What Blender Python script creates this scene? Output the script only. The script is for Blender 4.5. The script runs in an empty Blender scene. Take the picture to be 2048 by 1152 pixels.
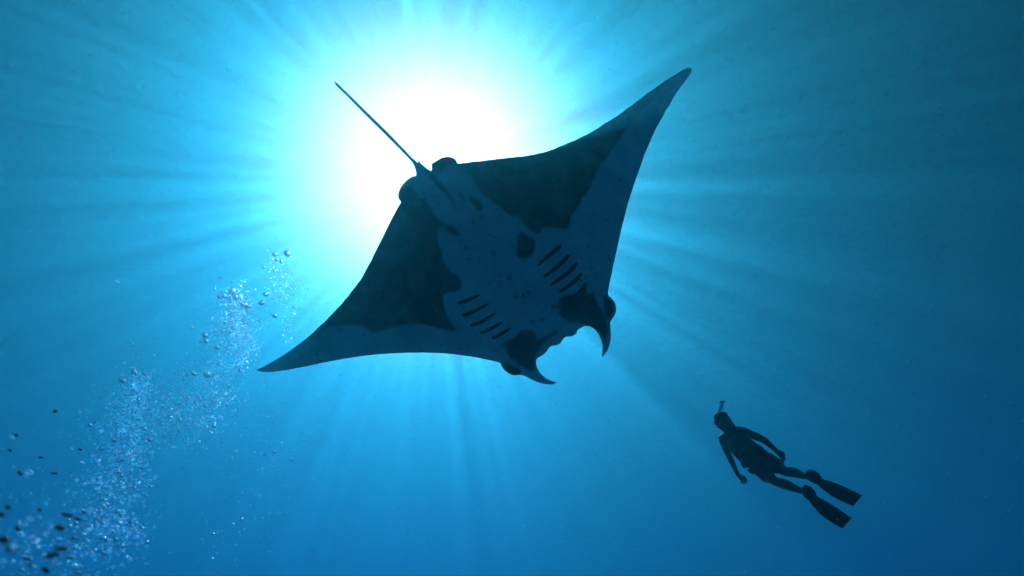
import bpy, bmesh, math, random
import numpy as np
from mathutils import Vector, Matrix, noise
from mathutils.geometry import delaunay_2d_cdt

random.seed(7)
rng = np.random.default_rng(7)
scene = bpy.context.scene
C = scene.collection
R = math.radians

# ------------------------------------------------------------------ camera
PITCH = 48.0
F = 20.0
CAM = Vector((0, 0, -35.0))
cd = bpy.data.cameras.new('camera'); cam = bpy.data.objects.new('camera', cd); C.objects.link(cam)
cd.lens = F; cd.sensor_width = 36.0; cd.clip_start = 0.02; cd.clip_end = 2000
cam.location = CAM; cam.rotation_euler = (R(90 + PITCH), 0, 0)
cd.dof.use_dof = True; cd.dof.focus_distance = 6.3; cd.dof.aperture_fstop = 2.0
scene.camera = cam
FP = F / 36.0 * 2048
MR = Matrix.Rotation(R(90 + PITCH), 3, 'X')
def ray(px, py):
    return MR @ Vector(((px - 1024) / FP, -(py - 576) / FP, -1.0))
VX = MR @ Vector((1, 0, 0)); VY = MR @ Vector((0, 1, 0)); VZ = MR @ Vector((0, 0, -1))   # right, up, forward

# ------------------------------------------------------------------ sun and sky
SUN = ray(868, 368).normalized()
SUN_STRENGTH = 5.0
sl = bpy.data.lights.new('sun', 'SUN'); sl.energy = SUN_STRENGTH; sl.angle = R(0.5); sl.color = (1.0, 0.97, 0.92)
sun = bpy.data.objects.new('sun', sl); C.objects.link(sun)
sun.rotation_euler = (-SUN).to_track_quat('-Z', 'Y').to_euler(); sun.location = (0, 0, 20)

world = bpy.data.worlds.new('World'); scene.world = world; world.use_nodes = True
nt = world.node_tree; nt.nodes.clear()
sky = nt.nodes.new('ShaderNodeTexSky'); sky.sky_type = 'NISHITA'; sky.sun_disc = False
sky.air_density = 0.03; sky.dust_density = 0.0
sky.sun_elevation = math.asin(SUN.z); sky.sun_rotation = math.atan2(SUN.x, SUN.y)
bg = nt.nodes.new('ShaderNodeBackground'); bg.inputs['Strength'].default_value = 0.05
wo = nt.nodes.new('ShaderNodeOutputWorld')
nt.links.new(sky.outputs[0], bg.inputs[0]); nt.links.new(bg.outputs[0], wo.inputs[0])

vs = scene.view_settings
scene.display_settings.display_device = 'sRGB'
vs.view_transform = 'Standard'; vs.look = 'None'; vs.gamma = 1.0; vs.use_curve_mapping = False
vs.exposure = 1.97
cy = scene.cycles
scene.render.engine = 'CYCLES'
cy.use_denoising = True; cy.use_adaptive_sampling = False
cy.max_bounces = 6; cy.diffuse_bounces = 2; cy.glossy_bounces = 3; cy.transmission_bounces = 5
cy.volume_bounces = 4; cy.transparent_max_bounces = 12
cy.caustics_reflective = False; cy.caustics_refractive = False
cy.sample_clamp_indirect = 3.0

# ------------------------------------------------------------------ helpers
def link(o, parent=None):
    C.objects.link(o)
    if parent is not None: o.parent = parent
    return o
def tag(o, label=None, cat=None, group=None, kind=None):
    if label: o['label'] = label
    if cat: o['category'] = cat
    if group: o['group'] = group
    if kind: o['kind'] = kind
    return o
def new_mat(name):
    m = bpy.data.materials.new(name); m.use_nodes = True
    m.node_tree.nodes.clear()
    return m, m.node_tree.nodes, m.node_tree.links
def principled(name, color, rough=0.5, **kw):
    m, n, l = new_mat(name)
    b = n.new('ShaderNodeBsdfPrincipled'); o = n.new('ShaderNodeOutputMaterial')
    b.inputs['Base Color'].default_value = (*color, 1); b.inputs['Roughness'].default_value = rough
    for k, v in kw.items(): b.inputs[k].default_value = v
    l.new(b.outputs[0], o.inputs[0])
    return m
def mesh_obj(name, verts, faces, mat, parent=None, smooth=True):
    me = bpy.data.meshes.new(name); me.from_pydata(verts, [], faces); me.update()
    if smooth:
        me.polygons.foreach_set('use_smooth', [True] * len(me.polygons))
    if mat: me.materials.append(mat)
    return link(bpy.data.objects.new(name, me), parent)

# ------------------------------------------------------------------ water volume (haze), surface, bounce sea bed
def box_obj(name, lo, hi, mat):
    x0, y0, z0 = lo; x1, y1, z1 = hi
    v = [(x0,y0,z0),(x1,y0,z0),(x1,y1,z0),(x0,y1,z0),(x0,y0,z1),(x1,y0,z1),(x1,y1,z1),(x0,y1,z1)]
    f = [(0,3,2,1),(4,5,6,7),(0,1,5,4),(1,2,6,5),(2,3,7,6),(3,0,4,7)]
    return mesh_obj(name, v, f, mat, smooth=False)
LOBES = [  # (scattering per metre, absorption per metre, forwardness): fine scatter that gives the blue, particles that give the glow
    ((0.0000, 0.0138, 0.0144), (0.0560, 0.0218, 0.0070), 0.83),
    ((0.0028, 0.0042, 0.0040), (0.0, 0.0, 0.0), 0.88)]
m, n, l = new_mat('sea water volume')
o = n.new('ShaderNodeOutputMaterial'); vols = []
for sg, sa, g_ in LOBES:
    DEN = 0.4
    pv = n.new('ShaderNodeVolumePrincipled')
    col = [q / DEN for q in sg]
    ab = [max(0.0, 1 - q / (DEN * (1 - c))) ** 2 for q, c in zip(sa, col)]
    pv.inputs['Color'].default_value = (*col, 1); pv.inputs['Absorption Color'].default_value = (*ab, 1)
    pv.inputs['Density'].default_value = DEN; pv.inputs['Anisotropy'].default_value = g_
    vols.append(pv)
av = n.new('ShaderNodeAddShader'); l.new(vols[0].outputs[0], av.inputs[0]); l.new(vols[1].outputs[0], av.inputs[1])
l.new(av.outputs[0], o.inputs['Volume'])
haze = box_obj('haze', (-220, -220, -57), (220, 220, -0.5), m)
tag(haze, 'clear blue sea water filling the whole picture', None, None, 'stuff')

# the surface: a noise tint masks the sunlight into rays, in place of wave focusing
m, n, l = new_mat('water surface light mask')
tc = n.new('ShaderNodeTexCoord'); o = n.new('ShaderNodeOutputMaterial')
n1 = n.new('ShaderNodeTexNoise'); n1.inputs['Scale'].default_value = 1.45; n1.inputs['Detail'].default_value = 0.8
n1.inputs['Distortion'].default_value = 0.6
l.new(tc.outputs['Object'], n1.inputs['Vector'])
mr = n.new('ShaderNodeMapRange'); mr.interpolation_type = 'SMOOTHSTEP'
mr.inputs['From Min'].default_value = 0.34; mr.inputs['From Max'].default_value = 0.68
mr.inputs['To Min'].default_value = 0.03; mr.inputs['To Max'].default_value = 0.52   # light that the noise tint lets straight through
l.new(n1.outputs[0], mr.inputs['Value'])
tr = n.new('ShaderNodeBsdfTransparent'); l.new(mr.outputs[0], tr.inputs['Color'])
rf = n.new('ShaderNodeBsdfRefraction'); rf.distribution = 'BECKMANN'; rf.inputs['IOR'].default_value = 1.17; rf.inputs['Roughness'].default_value = 1.0; rf.inputs['Color'].default_value = (0.022, 0.0036, 0.0026, 1)  # tinted lobe aimed at the sun: its white glow is put in here

cn = n.new('ShaderNodeCombineXYZ')
for k in range(3): cn.inputs[k].default_value = -SUN[k]
l.new(cn.outputs[0], rf.inputs['Normal'])
tl = n.new('ShaderNodeBsdfRefraction'); tl.inputs['IOR'].default_value = 1.25; tl.inputs['Roughness'].default_value = 1.0
tl.inputs['Color'].default_value = (0.09, 0.005, 0.002, 1); l.new(cn.outputs[0], tl.inputs['Normal'])  # wider red-heavy lobe, colours the halo around the sun paler
a0 = n.new('ShaderNodeAddShader'); l.new(rf.outputs[0], a0.inputs[0]); l.new(tl.outputs[0], a0.inputs[1]); rf = a0
mx = n.new('ShaderNodeAddShader'); l.new(tr.outputs[0], mx.inputs[0]); l.new(rf.outputs[0], mx.inputs[1])
l.new(mx.outputs[0], o.inputs['Surface'])
G = 60; S = 225.0
gv = []; 
for j in range(G + 1):
    for i in range(G + 1):
        x = -S + 2 * S * i / G; y = -S + 2 * S * j / G
        gv.append((x, y, 0.12 * math.sin(x * 0.31 + 0.5 * y) + 0.1 * math.sin(0.43 * y - 0.2 * x)))
gf = [(j*(G+1)+i, j*(G+1)+i+1, (j+1)*(G+1)+i+1, (j+1)*(G+1)+i) for j in range(G) for i in range(G)]
ws = mesh_obj('water', gv, gf, m); tag(ws, 'sea surface far overhead, with rays and sun glow put into its tint', None, None, 'structure')

m = principled('bounce sea bed sand', (0.30, 0.33, 0.17), 0.9)  # unseen bed, set high and pale to bounce light onto the manta's belly
G = 50; S = 215.0; gv = []
for j in range(G + 1):
    for i in range(G + 1):
        x = -S + 2 * S * i / G; y = -S + 2 * S * j / G
        gv.append((x, y, -53 + 1.2 * noise.noise(Vector((x * .05, y * .05, 0)))))
gf = [(j*(G+1)+i, j*(G+1)+i+1, (j+1)*(G+1)+i+1, (j+1)*(G+1)+i) for j in range(G) for i in range(G)]
sb = mesh_obj('bounce_sea_bed', gv, gf, m); tag(sb, 'unseen sea bed, raised and made pale to bounce light up at the manta', None, None, 'structure')

# ------------------------------------------------------------------ manta ray
OUT = """668.6,163.6 676,170 700,193 728.5,221 752,243.5 775,266 790,281 805,296 823,314 834.8,325 838.5,320.6 841,326 846.6,330.5 855,337.5 862.8,341.6 863.5,334
862.8,327.4 868,324.5 876,319.5 883,315.5 890.9,313.6 897,313.2 902.7,314.2 908,316.5 911.5,319.5 914,324 916,326.8 935,324.8 964.7,321.5 994,318 1023.7,314.7
1053,312.0 1070,309 1088.5,304.5 1103,299.5 1118,293.5 1132,288 1147.6,281.7 1162,275 1177,267.6 1192,259 1206.6,249 1221,240.5 1236,230.7 1250,220 1265.6,208.5
1280,198 1295,186.4 1310,176 1324.7,165.7 1339,156 1354,146.6 1362,141.5 1369,138.3 1375,136 1379.3,135.3 1382.5,136.5 1383.4,139.2 1383,143 1380.8,148 1375,156
1369,164.3 1362,173 1354,183.5 1347,195.5 1339.4,208.5 1332,220.5 1324.7,233.6 1317.5,247 1310,261.7 1302.5,278 1295,295.6 1287.5,314 1280.4,334 1273,354.5
1265.6,376.8 1259,396 1253.8,415 1248,438 1242,462 1237,485 1232,507.5 1227,529 1222.5,551 1219,566 1217,579 1216,586 1217.5,592 1224,597 1228,602 1230.8,608
1232.5,617 1232,623.5 1230,629 1227,634 1224,638.8 1221,643 1220,648 1221.3,657 1222,667 1221.6,677 1220,686 1217.5,694 1214.7,701 1210,708 1206,713 1204,712
1205,702.8 1205.3,695 1204.7,688.8 1203,682 1200.6,676 1197.5,669 1194,663.8 1190.5,659.5 1186.6,656.5 1181,653.2 1175.6,652 1170,652.2 1164.7,654 1159,657.5
1153.8,662 1154,666.5 1148,670.5 1142,673.4 1137,673 1132,673.8 1128,676 1125.6,679.4 1122,685 1118,688.8 1112,691 1107,691.2 1103,692 1099,695 1095.5,699 1093,703
1089,707.5 1085,710.6 1080,713 1075.6,715.5 1073,718 1072.3,722.6 1072.4,728 1073.3,733 1075.5,738.5 1078.8,743.8 1083,749 1088,754 1094,758 1100.6,761.3
1107,763.2 1113.8,763.6 1112,766 1108.4,767.8 1103,768.8 1097.5,768.9 1090,768.2 1082,766.5 1072,763 1063,759 1053,753.8 1044.4,750 1037,750 1030,750.8
1023,749.5 1016,746 1010,741.5 1005,735.6 1002.5,730.5 1000.6,726 994,723.8 985,721.8 969,718.4 953.8,715 938,712.7 922.5,710.6 906,708.4 891,706.9 875,706
860,705.6 847,705.4 834,705.4 815,705.6 795,706.2 775,707.3 753,709 731,711.3 709,714.3 686.6,717.8 664,722 642,726.2 620,731 598,735.4 575,739.8 553.8,742.9
541,744 530,744.3 520,743 512,740.6 516,738 524,734.8 538,727.5 553.8,718.5 568,709.5 583,699.3 598,688.5 612.8,677.2 627.5,664 642.3,649.6 657,635 671.9,620
685,605 698.4,589 710,574 722,558 732.5,539 742.7,519.7 753,499 763.4,478.4 774,457 784.6,435 792,420 800.9,406.3 801.7,403.2 798,399 796.2,394 796.2,388
798.5,380 802.3,373 808,365.5 814,359.8 821,354.5 827.4,351.6 830.5,352.5 832,350.5 832,343.7 829.5,335 826,327.5 821,321 815,314.5 802,300.5 787,284.5 772,269
750,247 727,224 698.8,195 675,171.6"""
OUT = np.array([[float(a) for a in p.split(',')] for p in OUT.split()])
def P(s): return np.array([[float(a) for a in p.split(',')] for p in s.split()])

def sdf(pts, poly):
    """signed distance, positive inside"""
    a = poly; b = np.roll(poly, -1, 0); res = np.empty(len(pts))
    for k in range(0, len(pts), 2000):
        p = pts[k:k+2000, None, :]; ab = (b - a)[None]; ap = p - a[None]
        t = np.clip((ap * ab).sum(2) / np.maximum((ab * ab).sum(2), 1e-9), 0, 1)
        d = np.sqrt(((ap - t[..., None] * ab) ** 2).sum(2)).min(1)
        x, y = p[..., 0], p[..., 1]
        c = ((a[None, :, 1] > y) != (b[None, :, 1] > y))
        xi = a[None, :, 0] + (y - a[None, :, 1]) / np.where(np.abs(b - a)[None, :, 1] < 1e-9, 1e-9, (b - a)[None, :, 1]) * (b - a)[None, :, 0]
        ins = (c & (x < xi)).sum(1) % 2 == 1
        res[k:k+2000] = np.where(ins, d, -d)
    return res
def resample(poly, step):
    r = []
    for i in range(len(poly)):
        a, b = poly[i], poly[(i + 1) % len(poly)]
        k = max(1, int(round(np.hypot(*(b - a)) / step)))
        for j in range(k): r.append(a + (b - a) * j / k)
    return np.array(r)

# the mid surface of the animal: a tilted, cambered sheet about six metres off
MC = CAM + ray(975, 500) * 5.9
tilt = Matrix.Rotation(R(-14), 3, VX) @ Matrix.Rotation(R(5), 3, VY)
MN = (tilt @ VZ).normalized()                       # dorsal normal, points away from the camera
WING = Vector((0, 0, 0)); WING = (VX * .822 + VY * .569); WING = (WING - MN * WING.dot(MN)).normalized()
HEAD = MN.cross(WING); 
if HEAD.dot(-VY) < 0: HEAD = -HEAD
def on_plane(px, py):
    r = ray(px, py)
    return CAM + r * ((MC - CAM).dot(MN) / r.dot(MN))
def mid_point(px, py):
    q = on_plane(px, py); u = (q - MC).dot(WING); v = (q - MC).dot(HEAD)
    lift = 0.045 * u * u - 0.05 * max(0, -v - 0.9) ** 1.5
    lift += 0.03 * math.sin(2.1 * u + 0.6)
    r = ray(px, py)
    return q + r * (lift / r.dot(MN)), u, v
PXM = 5.9 / FP                                       # metres per photo pixel there

GILLS = [  # centre lines of the ten gill slits, each with widths
    P("1074,532 1090,518 1107,504 1123,490"), P("1086,555 1103,543 1122,527 1140,508"),
    P("1100,571 1118,559 1138,544 1155,524"), P("1117,585 1135,574 1151,561 1165,546"),
    P("1143,594 1157,586 1166,576 1173,566"),
    P("915,607 930,603 945,596 960,590"), P("922,632 940,627 960,617 980,606"),
    P("940,651 956,647 974,637 993,626"), P("959,665 975,661 992,652 1007,643"),
    P("982,677 996,672 1010,663 1023,656")]
DARK = [
 # right wing patch
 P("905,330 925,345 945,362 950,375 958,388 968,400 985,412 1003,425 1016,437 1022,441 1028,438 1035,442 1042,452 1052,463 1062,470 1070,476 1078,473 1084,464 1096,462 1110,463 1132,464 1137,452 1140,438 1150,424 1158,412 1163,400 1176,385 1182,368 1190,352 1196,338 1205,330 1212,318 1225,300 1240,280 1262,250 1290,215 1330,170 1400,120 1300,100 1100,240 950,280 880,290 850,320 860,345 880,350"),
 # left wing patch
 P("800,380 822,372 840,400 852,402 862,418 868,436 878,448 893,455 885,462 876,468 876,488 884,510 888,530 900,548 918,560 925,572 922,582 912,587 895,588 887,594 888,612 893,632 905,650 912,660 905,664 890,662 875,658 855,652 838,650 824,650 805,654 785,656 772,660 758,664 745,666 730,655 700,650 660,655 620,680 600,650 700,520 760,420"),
 P("1040,470 1046,476 1055,480 1066,484 1068,495 1065,510 1060,520 1048,525 1036,524 1030,520 1031,505 1033,490 1034,478"),
 P("888,461 895,457 905,459 913,464 917,472 920,480 912,481 902,476 892,471"),
 P("938,398 950,405 960,412 966,420 964,432 956,430 948,420 940,410"),
 P("858,345 868,350 880,368 892,384 904,402 912,418 916,431 911,427 902,413 889,396 874,378 862,362"),
 P("850,402 856,404 862,420 868,436 868,446 860,440 853,420"),
 P("915,392 922,396 930,408 924,406"), P("942,452 948,450 950,458 944,460"), P("962,438 968,440 966,447 960,445"),
 P("1078,640 1086,638 1084,645 1078,646"), P("1058,648 1066,646 1064,654 1058,654"), P("930,500 936,502 934,508 929,506"),
 P("978,508 986,510 989,517 990,522 984,521 980,515"),
 P("1030,596 1036,598 1030,602 1026,600"), P("1042,592 1048,596 1046,601 1040,602"), P("1050,589 1060,588 1060,593 1052,598"),
 P("1010,560 1019,560 1018,566 1012,566"),
 P("1100,616 1112,614 1108,622 1100,620"),
 # right mouth patch
 P("1117,598 1128,594 1145,592 1160,584 1170,572 1172,585 1168,592 1185,585 1188,596 1192,608 1200,620 1208,635 1214,650 1216,670 1212,700 1207,716 1203,716 1207,690 1198,668 1185,655 1166,648 1150,647 1138,645 1125,638 1112,630 1118,622 1110,618 1120,610 1116,604"),
 P("1206,592 1216,596 1226,604 1230,617 1226,632 1218,644 1210,640 1208,622 1207,605"),
 # left mouth patch
 P("998,690 1012,684 1026,678 1036,667 1048,662 1062,664 1070,672 1072,684 1080,678 1096,672 1110,662 1120,660 1112,668 1100,676 1090,684 1082,694 1074,706 1068,722 1070,738 1060,745 1046,738 1032,726 1018,716 1010,706 1012,698 1000,694"),
 P("1005,726 1020,728 1035,734 1044,742 1040,752 1025,752 1010,744")]
out = resample(OUT, 4.0)
# ragged edge of the pectoral fins' rear margin
for i in range(len(out)):
    x, y = out[i]
    if (y < 326 and 940 < x < 1360) or (x < 795 and y > 415 and y < 735 and (y < 700)):
        q = noise.noise(Vector((x * .06, y * .06, 3))) * 1.3
        out[i] = out[i] + np.array([0.5, 0.8]) * q
tg0 = np.roll(out, -1, 0) - np.roll(out, 1, 0); tg0 /= np.maximum(np.hypot(tg0[:, 0], tg0[:, 1]), 1e-6)[:, None]
tw = np.clip((316 - out[:, 1]) / 40, 0, 1) * (out[:, 0] < 822)
out = out - np.stack([-tg0[:, 1], tg0[:, 0]], 1) * (tw * 1.4)[:, None]
pts = [tuple(p) for p in out]; nb = len(pts)
nxt = np.roll(out, -1, 0); prv = np.roll(out, 1, 0); tan = nxt - prv; tan /= np.maximum(np.hypot(tan[:, 0], tan[:, 1]), 1e-6)[:, None]
nor = np.stack([-tan[:, 1], tan[:, 0]], 1)
cand = []
for off in (1.0, 2.6, 5.5):
    c = out + nor * off; d = sdf(c, out); ok = d > off * 0.72; cand.append(c[ok])
gx, gy = np.meshgrid(np.arange(500, 1400, 6.0), np.arange(120, 780, 6.0)); gx = gx + (np.arange(gx.shape[0]) % 2)[:, None] * 3.0
g = np.stack([gx.ravel(), gy.ravel()], 1); g = g[sdf(g, out) > 9.0]; cand.append(g)
inner = np.concatenate(cand)
allp = np.concatenate([out, inner])
vv, _, ff, ov, _, _ = delaunay_2d_cdt([Vector(p) for p in allp], [(i, (i + 1) % nb) for i in range(nb)], [], 1, 1e-4)
vp = np.array([[v.x, v.y] for v in vv]); D = np.maximum(sdf(vp, out), 0)
onb = np.array([any(k < nb for k in o_) for o_ in ov]); D[onb] = 0
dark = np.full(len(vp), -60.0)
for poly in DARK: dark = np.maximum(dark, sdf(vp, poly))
gill = np.full(len(vp), 99.0)
for gl in GILLS:
    for a, b in zip(gl[:-1], gl[1:]):
        t = np.clip(((vp - a) @ (b - a)) / ((b - a) @ (b - a)), 0, 1)
        gill = np.minimum(gill, np.hypot(*(vp - a - t[:, None] * (b - a)).T))
mids = [mid_point(*p) for p in vp]
uu = np.array([q[1] for q in mids]); vq = np.array([q[2] for q in mids])
dm = D * PXM
thick = 0.30 * (1 - np.exp(-dm / 0.62)) ** 0.78
# pelvic fins and cephalic lobes keep a step against the trunk
ventral = 0.42 * thick; dorsal = 0.75 * thick
ventral = ventral + 0.05 * np.exp(-(uu / 0.45) ** 2) * np.clip(dm / .3, 0, 1)
# centre ridge that runs into the tail
ventral = ventral - 0.012 * np.exp(-(gill / 4.0) ** 2) * (gill < 20)
nv = len(vp)
verts = []; ridx = {}
for i in range(nv):
    verts.append(mids[i][0] - MN * ventral[i] * (0 if onb[i] else 1))
top_index = list(range(nv))
for i in range(nv):
    if not onb[i]:
        top_index[i] = len(verts); verts.append(mids[i][0] + MN * dorsal[i])
O0 = MC.copy()
faces = []
for f in ff:
    f = list(f)
    a, b, c = (verts[f[0]], verts[f[1]], verts[f[2]])
    if (b - a).cross(c - a).dot(MN) > 0: f = f[::-1]
    faces.append(tuple(f)); 
    t = tuple(top_index[k] for k in reversed(f))
    if set(t) != set(f): faces.append(t)

# skin
m, n, l = new_mat('manta skin')
o = n.new('ShaderNodeOutputMaterial'); b = n.new('ShaderNodeBsdfPrincipled'); l.new(b.outputs[0], o.inputs[0])
at = n.new('ShaderNodeAttribute'); at.attribute_name = 'patch'
tc = n.new('ShaderNodeTexCoord')
nz = n.new('ShaderNodeTexNoise'); nz.inputs['Scale'].default_value = 9.0; nz.inputs['Detail'].default_value = 5.0; nz.inputs['Roughness'].default_value = 0.65
l.new(tc.outputs['Object'], nz.inputs['Vector'])
ma = n.new('ShaderNodeMath'); ma.operation = 'MULTIPLY_ADD'; ma.inputs[1].default_value = 11.0; ma.inputs[2].default_value = -5.5
l.new(nz.outputs[0], ma.inputs[0])
ad = n.new('ShaderNodeMath'); ad.operation = 'ADD'; l.new(at.outputs['Fac'], ad.inputs[0]); l.new(ma.outputs[0], ad.inputs[1])
ms = n.new('ShaderNodeMapRange'); ms.interpolation_type = 'SMOOTHSTEP'; ms.inputs['From Min'].default_value = -4.0; ms.inputs['From Max'].default_value = 4.0
l.new(ad.outputs[0], ms.inputs['Value'])
n2 = n.new('ShaderNodeTexNoise'); n2.inputs['Scale'].default_value = 3.4; n2.inputs['Detail'].default_value = 6.0; n2.inputs['Roughness'].default_value = 0.7
l.new(tc.outputs['Object'], n2.inputs['Vector'])
cr = n.new('ShaderNodeValToRGB'); cr.color_ramp.elements[0].position = 0.35; cr.color_ramp.elements[1].position = 0.68
cr.color_ramp.elements[0].color = (0.60, 0.66, 0.64, 1); cr.color_ramp.elements[1].color = (0.90, 0.92, 0.92, 1)
l.new(n2.outputs[0], cr.inputs[0])
mxc = n.new('ShaderNodeMix'); mxc.data_type = 'RGBA'
fk = n.new('ShaderNodeTexNoise'); fk.inputs['Scale'].default_value = 17.0; fk.inputs['Detail'].default_value = 3.0
l.new(tc.outputs['Object'], fk.inputs['Vector'])
fr_ = n.new('ShaderNodeMapRange'); fr_.inputs['From Min'].default_value = 0.62; fr_.inputs['From Max'].default_value = 0.70; fr_.inputs['To Min'].default_value = 1.0; fr_.inputs['To Max'].default_value = 0.6
l.new(fk.outputs[0], fr_.inputs['Value'])
fm = n.new('ShaderNodeVectorMath'); fm.operation = 'SCALE'; l.new(cr.outputs[0], fm.inputs[0]); l.new(fr_.outputs[0], fm.inputs['Scale'])
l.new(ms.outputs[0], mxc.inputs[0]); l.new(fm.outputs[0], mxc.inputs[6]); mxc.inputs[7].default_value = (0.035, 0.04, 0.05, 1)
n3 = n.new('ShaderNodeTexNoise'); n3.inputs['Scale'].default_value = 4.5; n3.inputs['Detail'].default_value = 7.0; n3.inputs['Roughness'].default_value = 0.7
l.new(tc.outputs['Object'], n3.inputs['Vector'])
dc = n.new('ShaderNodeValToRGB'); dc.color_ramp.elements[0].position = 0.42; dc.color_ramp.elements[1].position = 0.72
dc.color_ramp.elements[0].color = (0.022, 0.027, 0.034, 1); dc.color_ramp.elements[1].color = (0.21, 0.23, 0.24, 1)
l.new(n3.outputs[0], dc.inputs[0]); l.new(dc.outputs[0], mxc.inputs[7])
a2 = n.new('ShaderNodeAttribute'); a2.attribute_name = 'back'
mx2 = n.new('ShaderNodeMix'); mx2.data_type = 'RGBA'; l.new(a2.outputs['Fac'], mx2.inputs[0]); l.new(mxc.outputs[2], mx2.inputs[6]); mx2.inputs[7].default_value = (0.03, 0.035, 0.04, 1)
l.new(mx2.outputs[2], b.inputs['Base Color']); b.inputs['Roughness'].default_value = 0.6
bp = n.new('ShaderNodeBump'); bp.inputs['Strength'].default_value = 0.25; bp.inputs['Distance'].default_value = 0.02
l.new(n2.outputs[0], bp.inputs['Height']); l.new(bp.outputs[0], b.inputs['Normal'])
skin = m
manta = bpy.data.objects.new('manta_ray', None); link(manta); manta.location = MC
tag(manta, 'huge manta ray gliding overhead against the sun, pale belly with dark patches', 'manta ray')
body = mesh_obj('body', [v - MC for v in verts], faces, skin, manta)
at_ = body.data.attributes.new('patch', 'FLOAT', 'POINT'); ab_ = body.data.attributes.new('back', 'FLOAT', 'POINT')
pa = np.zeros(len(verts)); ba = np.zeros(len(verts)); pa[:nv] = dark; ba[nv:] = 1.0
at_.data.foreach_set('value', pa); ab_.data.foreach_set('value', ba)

# gill slits: dark lens-shaped openings with raised lips
slit_mat = principled('gill slit', (0.006, 0.008, 0.012), 0.7)
def belly(px, py):
    i = np.argmin(((vp - (px, py)) ** 2).sum(1)); 
    q, u, v = mid_point(px, py)
    return q - MN * ventral[i]
from math import sin, cos, pi
def spline(pl, k):
    # Catmull-Rom through the points
    pl = [np.array(p, float) for p in pl]; e = [2*pl[0]-pl[1]] + pl + [2*pl[-1]-pl[-2]]
    r = []
    for i in range(1, len(e) - 2):
        for j in range(k):
            t = j / k; a, b_, c, d = e[i-1], e[i], e[i+1], e[i+2]
            r.append(0.5*((2*b_)+(-a+c)*t+(2*a-5*b_+4*c-d)*t*t+(-a+3*b_-3*c+d)*t**3))
    r.append(pl[-1]); return np.array(r)
from mathutils.bvhtree import BVHTree
bvh = BVHTree.FromPolygons(verts, faces)
def belly_hit(px, py):
    h = bvh.ray_cast(CAM, ray(px, py).normalized()); return h[0]
for gi, gl in enumerate(GILLS):
    c = spline(gl, 5); V = []; Fc = []
    for i, p in enumerate(c):
        t = i / (len(c) - 1)
        tg = c[min(i+1, len(c)-1)] - c[max(i-1, 0)]; tg /= np.hypot(*tg); nn = np.array([-tg[1], tg[0]])
        w = (3.9 if gi < 5 else 3.4) * (max(0.0, 1 - (2*t-1)**4)) ** .5 * (0.75 + 0.5 * (t if gi < 5 else 1 - t)) + 0.2
        for k in range(7):
            sgn = -1 + 2 * k / 6
            V.append(belly_hit(*(p + nn * sgn * w)) - MN * (0.007 - 0.005 * sgn * sgn) - MC)
    for i in range(len(c) - 1):
        for k in range(6):
            a = i * 7 + k; Fc.append((a, a + 1, a + 8, a + 7))
    mesh_obj('gill_slit', V, Fc, slit_mat, manta)


# ------------------------------------------------------------------ the snorkeller
def at(px, py, d):
    """the point d metres in front of the lens plane, seen at that place of the photograph"""
    return CAM + ray(px, py) * d
skin_m = principled('wet skin', (0.05, 0.032, 0.022), 0.5, **{'Specular IOR Level': 0.3})
suit_m = principled('black neoprene', (0.004, 0.004, 0.005), 0.7, **{'Specular IOR Level': 0.15})
fin_m = principled('black fin rubber', (0.004, 0.004, 0.005), 0.5, **{'Specular IOR Level': 0.15})
hair_m = principled('dark wet hair', (0.008, 0.006, 0.005), 0.35)
tube_m = principled('white snorkel plastic', (0.95, 0.95, 0.95), 0.5, **{'Specular IOR Level': 1.0})
blue_m = principled('blue snorkel plastic', (0.05, 0.10, 0.75), 0.3)
glass_m = principled('mask glass', (0.02, 0.03, 0.04), 0.05)
nt_ = tube_m.node_tree; tb = nt_.nodes.new('ShaderNodeBsdfTranslucent'); tb.inputs[0].default_value = (.9, .9, .9, 1)
xm = nt_.nodes.new('ShaderNodeMixShader'); xm.inputs[0].default_value = .2
pb = [q for q in nt_.nodes if q.type == 'BSDF_PRINCIPLED'][0]; po = [q for q in nt_.nodes if q.type == 'OUTPUT_MATERIAL'][0]
nt_.links.new(pb.outputs[0], xm.inputs[1]); nt_.links.new(tb.outputs[0], xm.inputs[2]); nt_.links.new(xm.outputs[0], po.inputs[0])
DD = 5.5; DZ = 1.3; KS = 0.8
PR = at(1512, 918, DD)                                 # pelvis
person = link(bpy.data.objects.new('person', None)); person.location = PR
tag(person, 'freediver in a dark sleeveless wetsuit with mask, snorkel and long black fins', 'person')
def skin_obj(name, J, E, root, mat, sub=2):
    """J: name -> (point, radius); E: edges. A skinned, smoothed surface."""
    keys = list(J); idx = {k: i for i, k in enumerate(keys)}
    me = bpy.data.meshes.new(name); me.from_pydata([J[k][0] - PR for k in keys], [(idx[a], idx[b]) for a, b in E], [])
    ob = link(bpy.data.objects.new(name, me), person)
    ob.modifiers.new('skin', 'SKIN'); 
    sv = me.skin_vertices[0].data
    for k in keys:
        r = J[k][1]; r = r if isinstance(r, tuple) else (r, r)
        sv[idx[k]].radius = r; sv[idx[k]].use_root = (k == root)
    su = ob.modifiers.new('smooth', 'SUBSURF'); su.levels = sub; su.render_levels = sub
    ob.modifiers['skin'].use_smooth_shade = True
    me.materials.append(mat)
    return ob
J = {}
def j(k, px, py, d, r): J[k] = (at(px, py, DD + DZ * d), tuple(q * KS for q in r) if isinstance(r, tuple) else r * KS)
j('pelvis', 1512, 920, 0.0, .150); j('waist', 1493, 904, 0.12, .130); j('chest', 1476, 884, .25, .158); j('upper', 1465, 871, .32, .13)
j('neck', 1456, 861, .38, .055); j('skull0', 1452, 856, .42, .070); j('skull1', 1449.5, 847.5, .41, .083)
j('shl', 1444, 878, .34, .062); j('shr', 1490, 864, .30, .065)
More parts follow.
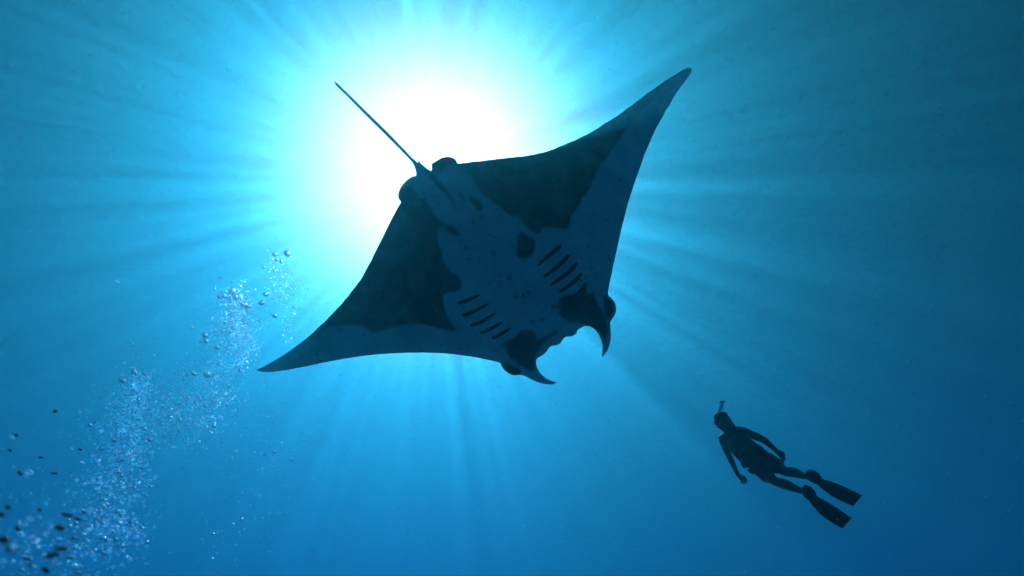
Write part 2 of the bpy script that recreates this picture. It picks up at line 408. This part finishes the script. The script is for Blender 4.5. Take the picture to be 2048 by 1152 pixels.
j('ell', 1458, 911, .20, .042); j('wrl', 1474, 946, .16, .029); j('pal', 1480, 956, .15, (.046, .024))
j('elr', 1529, 880, .12, .046); j('wrr', 1551, 900, .03, .030); j('par', 1560, 909, .0, (.050, .030))
j('hipl', 1514, 931, -.02, .095); j('hipr', 1532, 917, -.02, .095)
j('thl', 1532, 949, -.12, .078); j('knl', 1550, 963, -.22, .050); j('cal', 1569, 968, -.28, .062); j('anl', 1602, 982, -.38, .034); j('hel', 1612, 979, -.42, .036)
j('thr', 1552, 931, -.10, .078); j('knr', 1571, 944, -.20, .054); j('car', 1589, 944, -.26, .063); j('anr', 1610, 953, -.36, .034); j('her', 1620, 949, -.40, .038)
j('tol', 1626, 1000, -.46, .030); j('tor', 1638, 966, -.44, .030)
E = [('pelvis','waist'),('waist','chest'),('chest','upper'),('upper','neck'),('neck','skull0'),('skull0','skull1'),('upper','shl'),('upper','shr'),
     ('shl','ell'),('ell','wrl'),('wrl','pal'),('shr','elr'),('elr','wrr'),('wrr','par'),('pelvis','hipl'),('pelvis','hipr'),
     ('hipl','thl'),('thl','knl'),('knl','cal'),('cal','anl'),('anl','hel'),('hel','tol'),('hipr','thr'),('thr','knr'),('knr','car'),('car','anr'),('anr','her'),('her','tor')]
# fingers: (x, y) steps in pixels from the palm, relaxed and slightly curled
FL = [((2,4),(3,7),(2,9.5)), ((4,4),(6,7.5),(6.5,10.5)), ((5.5,3),(8.5,6.5),(9.8,9)), ((6,1.5),(9.5,4),(11,6.5)), ((4,-2),(8,-0.5),(10.5,2))]
for w, side, dz in (('l', 'pal', 1), ('r', 'par', 1)):
    cx, cy_ = (1480, 955) if w == 'l' else (1560, 908)
    for fi, ch in enumerate(FL):
        prev = side
        for q, (dx, dy) in enumerate(ch):
            dx, dy = dx * 1.25, dy * 1.25
            if w == 'r': dx, dy = dx * .75, dy * 1.25 - (0 if fi < 4 else 1)
            k = 'f%s%d%d' % (w, fi, q)
            j(k, cx + dx, cy_ + dy, (.15 if w == 'l' else 0) + (fi - 2) * .012 + q * .006, (.0125, .0115, .0095)[q])
            E.append((prev, k)); prev = k
body_o = skin_obj('body', J, E, 'pelvis', skin_m)
# sleeveless shorty: torso and thighs
W = {k: J[k] for k in ('pelvis','waist','chest','upper','hipl','hipr','thl','thr')}
W = {k: (p, (r if not isinstance(r, tuple) else r[0]) * 1.07 + .008) for k, (p, r) in W.items()}
W['shl'] = (J['shl'][0].lerp(J['upper'][0], .35), .07); W['shr'] = (J['shr'][0].lerp(J['upper'][0], .35), .072)
W['kl'] = (J['thl'][0].lerp(J['knl'][0], .55), .074); W['kr'] = (J['thr'][0].lerp(J['knr'][0], .55), .074)
skin_obj('wetsuit', W, [('pelvis','waist'),('waist','chest'),('chest','upper'),('upper','shl'),('upper','shr'),('pelvis','hipl'),('pelvis','hipr'),('hipl','thl'),('hipr','thr'),('thl','kl'),('thr','kr')], 'pelvis', suit_m)
# head frame
H = J['skull1'][0]
fdir = (VY * .62 + VZ * .72 - VX * .25).normalized(); cdir = (VY * .75 - VZ * .62 - VX * .1); cdir = (cdir - fdir * cdir.dot(fdir)).normalized(); rdir = fdir.cross(cdir)
if rdir.dot(VX) < 0: rdir = -rdir
def head_blob(name, c, ra, rb, rc, mat, parent, fn=None, seg=20, ring=12):
    V = []; Fa = []; ra, rb, rc = ra * KS / .9, rb * KS / .9, rc * KS / .9
    for i in range(ring + 1):
        th = pi * i / ring
        for k in range(seg):
            ph = 2 * pi * k / seg
            x, y, z = sin(th) * cos(ph), sin(th) * sin(ph), cos(th)
            if fn: x, y, z = fn(x, y, z)
            V.append(c + rdir * x * ra + fdir * y * rb + cdir * z * rc - PR)
    for i in range(ring):
        for k in range(seg):
            Fa.append((i*seg+k, i*seg+(k+1)%seg, (i+1)*seg+(k+1)%seg, (i+1)*seg+k))
    return mesh_obj(name, V, Fa, mat, parent)
head_blob('hair', H - fdir * .016 + cdir * .01, .084, .092, .096, hair_m, person, lambda x, y, z: (x, min(y, .45), z if z > -.5 else -.5 + (z + .5) * .4))
for sgn in (-1, 1):
    head_blob('ear', H + rdir * .071 * sgn - cdir * .02, .012, .02, .032, skin_m, person, None, 10, 6)
head_blob('nose', H + fdir * .093 - cdir * .027, .016, .022, .028, skin_m, person, None, 10, 6)
sq = lambda x, y, z: tuple(math.copysign(abs(v) ** .45, v) for v in (x, y, z))
mask = head_blob('diving_mask', H + fdir * .084 + cdir * .011, .082, .036, .048, suit_m, person, sq)
head_blob('lens', H + fdir * .113 + cdir * .011, .070, .006, .036, glass_m, mask, sq)
head_blob('strap', H + cdir * .014, .093, .103, .014, suit_m, mask, sq)
def tube(name, path, rad, mat, parent, org, seg=10, caps=True):
    V = []; Fa = []; n_ = len(path)
    for i, p in enumerate(path):
        t = (path[min(i+1, n_-1)] - path[max(i-1, 0)]).normalized()
        a = t.cross(VZ if abs(t.dot(VZ)) < .9 else VX).normalized(); b_ = t.cross(a)
        r = (rad[i] if isinstance(rad, (list, tuple)) else rad) * KS / .9
        for k in range(seg):
            an = 2 * pi * k / seg; V.append(p + (a * cos(an) + b_ * sin(an)) * r - org)
    for i in range(n_ - 1):
        for k in range(seg): Fa.append((i*seg+k, i*seg+(k+1)%seg, (i+1)*seg+(k+1)%seg, (i+1)*seg+k))
    if caps: Fa.append(tuple(range(seg))[::-1]); Fa.append(tuple((n_-1)*seg+k for k in range(seg)))
    return mesh_obj(name, V, Fa, mat, parent)
sp = spline([(1433, 846), (1433.5, 838), (1437.5, 828), (1441, 818), (1443.6, 809), (1443.8, 801.5)], 5)
sn = tube('snorkel', [at(p[0], p[1], DD + DZ * .45) for p in sp], [.020] * (len(sp) - 5) + [.022, .026, .030, .031, .030], tube_m, person, PR, 14)
tube('snorkel_band', [at(1436.5 + t * 2.0, 831 - t * 5, DD + DZ * .45) for t in (0, 1)], .019, suit_m, sn, PR, 12)
tube('mouthpiece', [at(*p) for p in ((1429.5, 842, DD + DZ * .43), (1432.5, 847.5, DD + DZ * .44), (1437, 850, DD + DZ * .47), (1442, 850, DD + DZ * .5))], [.018, .022, .014, .012], blue_m, sn, PR, 12)
# swim fins: foot pocket and long blade with side rails
def swim_fin(up, lo, dist0, dist1, heel):
    up = spline(up, 6); lo = spline(lo, 6); n_ = len(up); V = []; Fa = []; M = 8
    pocket_n = 5
    for side in (0, 1):
        for i in range(n_):
            t = i / (n_ - 1)
            for k in range(M + 1):
                s_ = k / M; p = up[i] * (1 - s_) + lo[i] * s_
                th = .004 + .028 * max(0, 1 - t * 4.2) * (sin(pi * s_) ** .5) + (.008 if k in (0, M) else 0)
                d = dist0 + (dist1 - dist0) * t + .03 * sin(pi * t) + (th if side else -th)
                V.append(at(p[0], p[1], d) - PR)
    N = n_ * (M + 1)
    for i in range(n_ - 1):
        for k in range(M):
            a = i * (M + 1) + k; Fa.append((a, a+1, a+M+2, a+M+1)); Fa.append((N+a, N+a+M+1, N+a+M+2, N+a+1))
        for k in (0, M):
            a = i * (M + 1) + k; Fa.append((a, a+M+1, N+a+M+1, N+a) if k == 0 else (a, N+a, N+a+M+1, a+M+1))
    for i in (0, n_ - 1):
        for k in range(M):
            a = i * (M + 1) + k; Fa.append((a, N+a, N+a+1, a+1) if i == 0 else (a, a+1, N+a+1, N+a))
    f = mesh_obj('swim_fin', V, Fa, fin_m, person)
    tube('foot_pocket', [at(*p) for p in heel], [.022, .052, .060, .058, .045, .02], fin_m, f, PR, 14)
    return f
swim_fin([(1622, 982), (1636, 994), (1655, 1004), (1680, 1020), (1704, 1036)], [(1612, 990), (1621, 1006), (1640, 1028), (1662, 1044), (1685, 1057)],
         DD - DZ * .42, DD - DZ * .62, [(1605, 980, DD - DZ * .39), (1610, 980, DD - DZ * .40), (1615, 983, DD - DZ * .42), (1620, 989, DD - DZ * .43), (1626, 997, DD - DZ * .45), (1632, 1004, DD - DZ * .46)])
swim_fin([(1630, 947), (1645, 958), (1665, 964), (1690, 974), (1725, 991)], [(1620, 958), (1633, 968), (1650, 982), (1672, 997), (1706, 1012.5)],
         DD - DZ * .40, DD - DZ * .58, [(1611, 950, DD - DZ * .37), (1617, 950, DD - DZ * .38), (1623, 951, DD - DZ * .40), (1630, 955, DD - DZ * .41), (1636, 961, DD - DZ * .43), (1642, 967, DD - DZ * .44)])
# belt with its hanging end and small pouch
bc = J['waist'][0].lerp(J['pelvis'][0], .45); ax = (J['pelvis'][0] - J['waist'][0]).normalized(); e1 = ax.cross(VZ).normalized(); e2 = ax.cross(e1)
V = []; Fa = []
for k in range(24):
    an = 2 * pi * k / 24
    for (rr, hh) in ((.108, -.018), (.116, -.014), (.116, .014), (.108, .018)):
        V.append(bc + (e1 * cos(an) * rr + e2 * sin(an) * rr * .95) + ax * hh - PR)
for k in range(24):
    for q in range(4):
        a, b_ = k*4+q, k*4+(q+1)%4; c_, d_ = ((k+1)%24)*4+(q+1)%4, ((k+1)%24)*4+q
        Fa.append((a, b_, c_, d_))
belt = mesh_obj('weight_belt', V, Fa, fin_m, person)
tube('pouch', [at(1484, 921, DD + DZ * .02), at(1486, 925, DD), at(1488.5, 931, DD - DZ * .02), at(1491, 936, DD - DZ * .03)], [.014, .026, .03, .016], fin_m, belt, PR, 8)
tube('strap_end', [at(1506, 884, DD + DZ * .15), at(1509, 889, DD + DZ * .13), at(1512, 891, DD + DZ * .12)], [.016, .014, .006], fin_m, belt, PR, 6)

# ------------------------------------------------------------------ bubbles
def bubble_mat(name, ior, rough, glossy, gloss_rough, clear, tint=1.0):
    """air in water: refraction, a glint of the sun on the skin, and a thin clear part"""
    m, n, l = new_mat(name); o = n.new('ShaderNodeOutputMaterial')
    g_ = n.new('ShaderNodeBsdfGlass'); g_.inputs['IOR'].default_value = ior; g_.inputs['Roughness'].default_value = rough
    g_.inputs['Color'].default_value = (tint, tint * .8 if tint < 1 else 1, tint * .75 if tint < 1 else 1, 1)
    t_ = n.new('ShaderNodeBsdfGlossy'); t_.inputs['Color'].default_value = (1, 1, 1, 1); t_.inputs['Roughness'].default_value = gloss_rough
    c_ = n.new('ShaderNodeBsdfTransparent')
    x_ = n.new('ShaderNodeMixShader'); x_.inputs[0].default_value = glossy
    y_ = n.new('ShaderNodeMixShader'); y_.inputs[0].default_value = clear
    l.new(g_.outputs[0], x_.inputs[1]); l.new(t_.outputs[0], x_.inputs[2])
    l.new(x_.outputs[0], y_.inputs[1]); l.new(c_.outputs[0], y_.inputs[2]); l.new(y_.outputs[0], o.inputs['Surface'])
    return m
def cap_mat(name):  # open shell with added lobes, built to look brighter than the water behind
    m, n, l = new_mat(name); o = n.new('ShaderNodeOutputMaterial')
    r_ = n.new('ShaderNodeBsdfRefraction'); r_.inputs['IOR'].default_value = 1.5; r_.inputs['Roughness'].default_value = 0.36; r_.inputs['Color'].default_value = (.8, .8, .8, 1)
    t_ = n.new('ShaderNodeBsdfTranslucent'); t_.inputs['Color'].default_value = (.95, .95, .95, 1)
    g_ = n.new('ShaderNodeBsdfGlossy'); g_.inputs['Roughness'].default_value = 0.3
    c_ = n.new('ShaderNodeBsdfTransparent')
    a_ = n.new('ShaderNodeMixShader'); a_.inputs[0].default_value = 0.18; l.new(r_.outputs[0], a_.inputs[1]); l.new(t_.outputs[0], a_.inputs[2])
    b_ = n.new('ShaderNodeMixShader'); b_.inputs[0].default_value = 0.25; l.new(a_.outputs[0], b_.inputs[1]); l.new(g_.outputs[0], b_.inputs[2])
    c_.inputs['Color'].default_value = (.82, .84, .86, 1)
    d_ = n.new('ShaderNodeAddShader'); l.new(b_.outputs[0], d_.inputs[0]); l.new(c_.outputs[0], d_.inputs[1])
    l.new(d_.outputs[0], o.inputs['Surface']); return m
cap_b = cap_mat('brightened cap bubble')
clear_b = bubble_mat('air bubble', 0.75, 0.04, 0.10, 0.25, 0.15)
bright_b = bubble_mat('glinting bubble', 0.84, 0.05, 0.80, 0.34, 0.30)
small_b = bubble_mat('small air bubble', 0.84, 0.05, 0.40, 0.38, 0.60)
dark_b = bubble_mat('dark-tinted bubble', 0.75, 0.05, 0.05, 0.25, 0.05, 0.15)  # near bubbles: their darkness is put into the glass tint
def bubble_mesh(name, sub, seed, flat, mat):
    bm = bmesh.new(); bmesh.ops.create_icosphere(bm, subdivisions=sub, radius=1.0)
    if mat is cap_b: bmesh.ops.delete(bm, geom=[v for v in bm.verts if v.co.z < -.15], context='VERTS')
    for v in bm.verts:
        q = noise.noise(v.co * 1.3 + Vector((seed * 7.1, 0, 0)))
        v.co = v.co * (1 + .22 * q); v.co.z *= flat
        if v.co.z < 0: v.co.z *= .7
    me = bpy.data.meshes.new(name); bm.to_mesh(me); bm.free(); me.materials.append(mat)
    me.polygons.foreach_set('use_smooth', [True] * len(me.polygons)); return me
PLUMES = [ # x, y, sx, sy, how many, size px, distance, share of bright ones
 (562, 555, 17, 24, 230, 1.3, 5.4, .35), (556, 590, 22, 22, 120, 1.2, 5.4, .4), (578, 650, 9, 25, 40, 1.3, 5.4, .6), (545, 530, 10, 12, 30, 1.6, 5.4, .3),
 (468, 608, 17, 22, 420, 1.5, 4.9, .45), (470, 655, 24, 26, 620, 1.5, 4.8, .5), (486, 690, 16, 22, 330, 1.5, 4.8, .6), (440, 700, 24, 34, 160, 1.6, 4.7, .3),
 (430, 770, 30, 28, 330, 1.4, 4.3, .5), (400, 820, 34, 30, 420, 1.4, 4.0, .4), (345, 830, 34, 30, 420, 1.3, 3.8, .3), (330, 780, 40, 26, 120, 1.6, 4.0, .3),
 (283, 780, 14, 30, 160, 1.7, 3.4, .7), (262, 820, 26, 30, 520, 1.4, 3.3, .65), (245, 880, 28, 34, 420, 1.5, 3.0, .6), (275, 900, 18, 40, 130, 1.8, 2.9, .7),
 (225, 960, 38, 34, 300, 1.7, 2.5, .6), (215, 1040, 42, 36, 220, 2.2, 2.1, .6), (150, 1110, 60, 32, 150, 1.9, 1.7, .7), (250, 1060, 22, 34, 60, 2.6, 2.0, .8),
 (70, 1085, 50, 36, 90, 2.2, 1.3, .6), (60, 980, 45, 40, 50, 1.7, 1.8, .5), (540, 880, 34, 60, 70, 1.5, 4.0, .15), (470, 900, 50, 60, 60, 1.5, 3.8, .1),
 (520, 1020, 30, 70, 30, 1.4, 3.6, .4), (370, 980, 50, 40, 30, 1.4, 3.2, .05), (170, 860, 25, 60, 40, 1.5, 3.0, .5), (440, 1090, 25, 30, 16, 1.4, 3.4, .5)]
BIG = [ # hand placed: x, y, wide px, tall px, distance, kind (c clear, b bright)
 (549, 509, 8, 4, 5.4, 'c'), (575, 507, 12, 8, 5.4, 'c'), (584, 512, 8, 6, 5.4, 'b'), (553, 520, 6, 5, 5.4, 'c'), (562, 523, 5, 5, 5.4, 'c'),
 (456, 580, 9, 6, 4.9, 'b'), (464, 582, 13, 9, 4.9, 'c'), (472, 579, 8, 6, 4.9, 'b'), (478, 580, 7, 5, 4.9, 'b'), (486, 589, 9, 6, 4.9, 'b'), (440, 594, 9, 6, 4.9, 'c'),
 (448, 592, 8, 6, 4.9, 'c'), (459, 597, 8, 6, 4.9, 'c'), (471, 594, 9, 6, 4.9, 'c'), (453, 608, 6, 6, 4.9, 'b'), (490, 610, 11, 9, 4.8, 'c'), (498, 614, 9, 8, 4.8, 'c'),
 (425, 637, 7, 8, 4.8, 'b'), (523, 606, 10, 8, 5.2, 'c'), (532, 588, 9, 7, 5.3, 'c'), (550, 632, 8, 7, 5.3, 'c'), (410, 671, 9, 6, 4.7, 'c'), (412, 682, 9, 6, 4.7, 'c'),
 (434, 694, 8, 6, 4.7, 'c'), (383, 655, 5, 4, 4.7, 'c'), (588, 614, 7, 4, 5.4, 'c'), (590, 625, 8, 6, 5.4, 'b'), (237, 562, 8, 4, 4.6, 'b'), (388, 748, 9, 5, 4.4, 'c'), (414, 749, 11, 5, 4.4, 'c'),
 (245, 762, 12, 5, 3.4, 'c'), (262, 767, 11, 5, 3.4, 'b'), (268, 745, 12, 5, 3.5, 'c'), (281, 749, 10, 4, 3.5, 'b'), (290, 770, 10, 7, 3.4, 'b'), (110, 823, 9, 9, 2.6, 'c'), (150, 817, 8, 4, 2.8, 'c'),
 (32, 871, 11, 6, 2.0, 'c'), (24, 875, 9, 3, 2.0, 'b'), (20, 901, 9, 5, 2.0, 'c'), (148, 890, 9, 5, 2.5, 'c'), (160, 899, 9, 5, 2.5, 'c'), (82, 915, 9, 6, 2.2, 'c'), (116, 911, 7, 4, 2.3, 'c'),
 (57, 945, 14, 6, 1.8, 'b'), (40, 947, 13, 5, 1.8, 'c'), (108, 947, 14, 4, 1.9, 'c'), (63, 975, 9, 5, 1.8, 'c'), (16, 1015, 14, 10, 1.2, 'c'), (2, 1030, 14, 9, 1.1, 'c'), (79, 1020, 10, 8, 1.4, 'c'),
 (135, 1031, 26, 9, 1.2, 'c'), (156, 1038, 16, 6, 1.4, 'c'), (119, 1056, 24, 12, 1.0, 'c'), (122, 1098, 30, 11, .9, 'c'), (104, 1111, 30, 11, .9, 'c'), (52, 1118, 18, 9, 1.0, 'c'), (62, 1131, 12, 7, 1.1, 'c'),
 (36, 1058, 16, 6, 1.2, 'c'), (8, 1080, 22, 14, .8, 'c'), (20, 1100, 24, 12, .8, 'c'), (148, 1078, 16, 8, 1.3, 'c'), (168, 1025, 12, 7, 1.5, 'c'), (90, 1140, 20, 8, 1.0, 'c'), (6, 1124, 8, 10, .8, 'b'),
 (26, 1093, 9, 8, 1.0, 'b'), (180, 1020, 12, 6, 1.8, 'b'), (217, 1065, 9, 5, 1.8, 'b'), (184, 1106, 10, 6, 1.6, 'b'), (245, 1041, 13, 6, 2.0, 'b'), (275, 967, 11, 7, 2.4, 'b'), (263, 921, 8, 8, 2.6, 'b'),
 (74, 1082, 10, 9, 1.2, 'b'), (60, 1037, 12, 4, 1.5, 'b'), (232, 1033, 8, 4, 2.0, 'b'), (186, 959, 8, 5, 2.2, 'b'), (198, 964, 8, 5, 2.2, 'b'), (268, 773, 8, 6, 3.4, 'b'), (150, 1131, 12, 6, 1.5, 'b')]
allb = []
for (x, y, w, h, d, k) in BIG:
    near = k == 'c' and x < 200; f_ = .8 if near else 1.15
    if near and w < 11 and (x * 7 + y * 3) % 5 < 2: continue
    allb.append((x, y, w * f_, h * f_, d, 'd' if near else k, 99))
for (x, y, sx, sy, cnt, sz, d, br) in PLUMES:
    for _ in range(int(cnt * 2.1)):
        q = sz * (0.6 + random.expovariate(1.7)); q = min(q, sz * 3.2); q *= 1.18 if x < 330 else 1.05
        allb.append((random.gauss(x, sx), random.gauss(y, sy), q * random.uniform(1.0, 1.7), q * random.uniform(.6, 1.0), d * random.uniform(.9, 1.12), 'b' if random.random() < br else 'c', 0))
allb = [b_ for b_ in allb if -20 < b_[0] < 2060 and b_[1] < 1175]
allb.sort(key=lambda b_: (-b_[6], -b_[2] * b_[3]))
BM = {'d': [bubble_mesh('bubble', 3, i + 9, .78, dark_b) for i in range(3)], 'c': [bubble_mesh('bubble', 3, i, .78, clear_b) for i in range(3)], 'b': [bubble_mesh('bubble', 3, i + 5, .78, cap_b) for i in range(3)]}
up = Vector((0, 0, 1))
def bubble_label(x, y, w, h, kind):
    size = 'large' if w > 10 else ('small' if w < 6.5 else 'medium')
    shape = 'flattened' if h < w * .62 else 'rounded'
    look = {'d': 'dark-tinted blurred', 'c': 'clear', 'b': 'brightened glinting'}[kind]
    if y > 1050 and x < 130: where = 'in the bottom left corner'
    elif y > 940 and x < 130: where = 'by the lower left edge'
    elif y > 1050: where = 'at the foot of the trail'
    elif y > 940: where = 'low in the rising trail'
    elif x < 205: where = 'alone left of the trail'
    elif y < 720 and x > 512: where = 'in the faint topmost plume'
    elif y < 600: where = 'capping the plume by the wing tip'
    elif y < 740: where = 'in the dense plume by the wing tip'
    elif x < 315 and y < 800: where = 'topping the lower left column'
    elif x < 315: where = 'midway up the lower left column'
    elif x > 500: where = 'in the sparse strand below the wing tip'
    else: where = 'in the loose trail between the plumes'
    return '%s %s %s air bubble %s' % (size, look, shape, where), '%s %s %s bubbles %s' % (size, look, shape, where)
for i, (x, y, w, h, d, k, _) in enumerate(allb[:300]):
    me = BM[k][i % 3]
    o = bpy.data.objects.new('bubble', me); C.objects.link(o)
    o.location = at(x, y, d); s_ = d / FP / 2
    a = w * s_ * 1.06; b_ = h * s_ * 1.25
    o.scale = (a, a, b_)
    o.rotation_euler = (random.uniform(-.35, .35), random.uniform(-.35, .35), random.uniform(0, 6))
    L, Gp = bubble_label(x, y, w, h, k)
    tag(o, L, 'bubble', Gp)
def swarm(name, items, mat, sub, label, jitter=.25):
    bm = bmesh.new(); bmesh.ops.create_icosphere(bm, subdivisions=sub, radius=1.0); bm.verts.ensure_lookup_table()
    if mat is cap_b:
        bmesh.ops.delete(bm, geom=[v for v in bm.verts if v.co.z < -.1], context='VERTS'); bm.verts.index_update()
    base = np.array([v.co[:] for v in bm.verts]); tri = np.array([[v.index for v in f.verts] for f in bm.faces]); bm.free()
    VV = []; TT = []
    for i, (p, a, b_) in enumerate(items):
        ang = random.uniform(0, 6.28); rot = np.array(Matrix.Rotation(ang, 3, Vector((random.gauss(0, .4 if sub > 1 else 2), random.gauss(0, .4 if sub > 1 else 2), 1)).normalized()))
        sc = base * np.array([a * random.uniform(.8, 1.2), a * random.uniform(.8, 1.2), b_]) @ rot.T
        VV.append(sc + np.array(p)); TT.append(tri + i * len(base))
    VV = np.concatenate(VV); TT = np.concatenate(TT)
    me = bpy.data.meshes.new(name); me.vertices.add(len(VV)); me.vertices.foreach_set('co', VV.ravel())
    me.loops.add(len(TT) * 3); me.loops.foreach_set('vertex_index', TT.ravel().astype(np.int32))
    me.polygons.add(len(TT)); me.polygons.foreach_set('loop_start', np.arange(0, len(TT) * 3, 3, dtype=np.int32))
    me.update(calc_edges=True); me.validate(); me.polygons.foreach_set('use_smooth', [sub > 1 and mat is not cap_b] * len(me.polygons)); me.materials.append(mat)
    o = link(bpy.data.objects.new(name, me)); tag(o, label, None, None, 'stuff'); return o
rest = allb[300:]
swarm('bubble_swarm', [(at(x, y, d), w * d / FP / 2, h * d / FP / 2) for x, y, w, h, d, k, _ in rest if k != 'b'], small_b, 2, 'clear small bubbles of the rising bubble trail')
swarm('bubble_bright_caps', [(at(x, y, d), w * d / FP / 2, h * d / FP / 2) for x, y, w, h, d, k, _ in rest if k == 'b'], cap_b, 2, 'small bubbles of the rising bubble trail, brightened by their open shells')
# drifting plankton
mote_m = principled('plankton', (.75, .74, .62), .6)
items = []
for _ in range(800):
    d = random.uniform(1.0, 5.2); r = random.choice((.5, .6, .8, 1.2)) * d / FP
    items.append((at(random.uniform(-60, 2110), random.uniform(-40, 1190), d), r, r * .8))
for _ in range(90):
    d = random.uniform(2.5, 5.0); r = random.choice((.5, .7, 1.0)) * d / FP
    items.append((at(random.uniform(720, 1150), random.uniform(330, 650), d), r, r * .8))
swarm('plankton', items, mote_m, 1, 'specks of plankton drifting in the water')
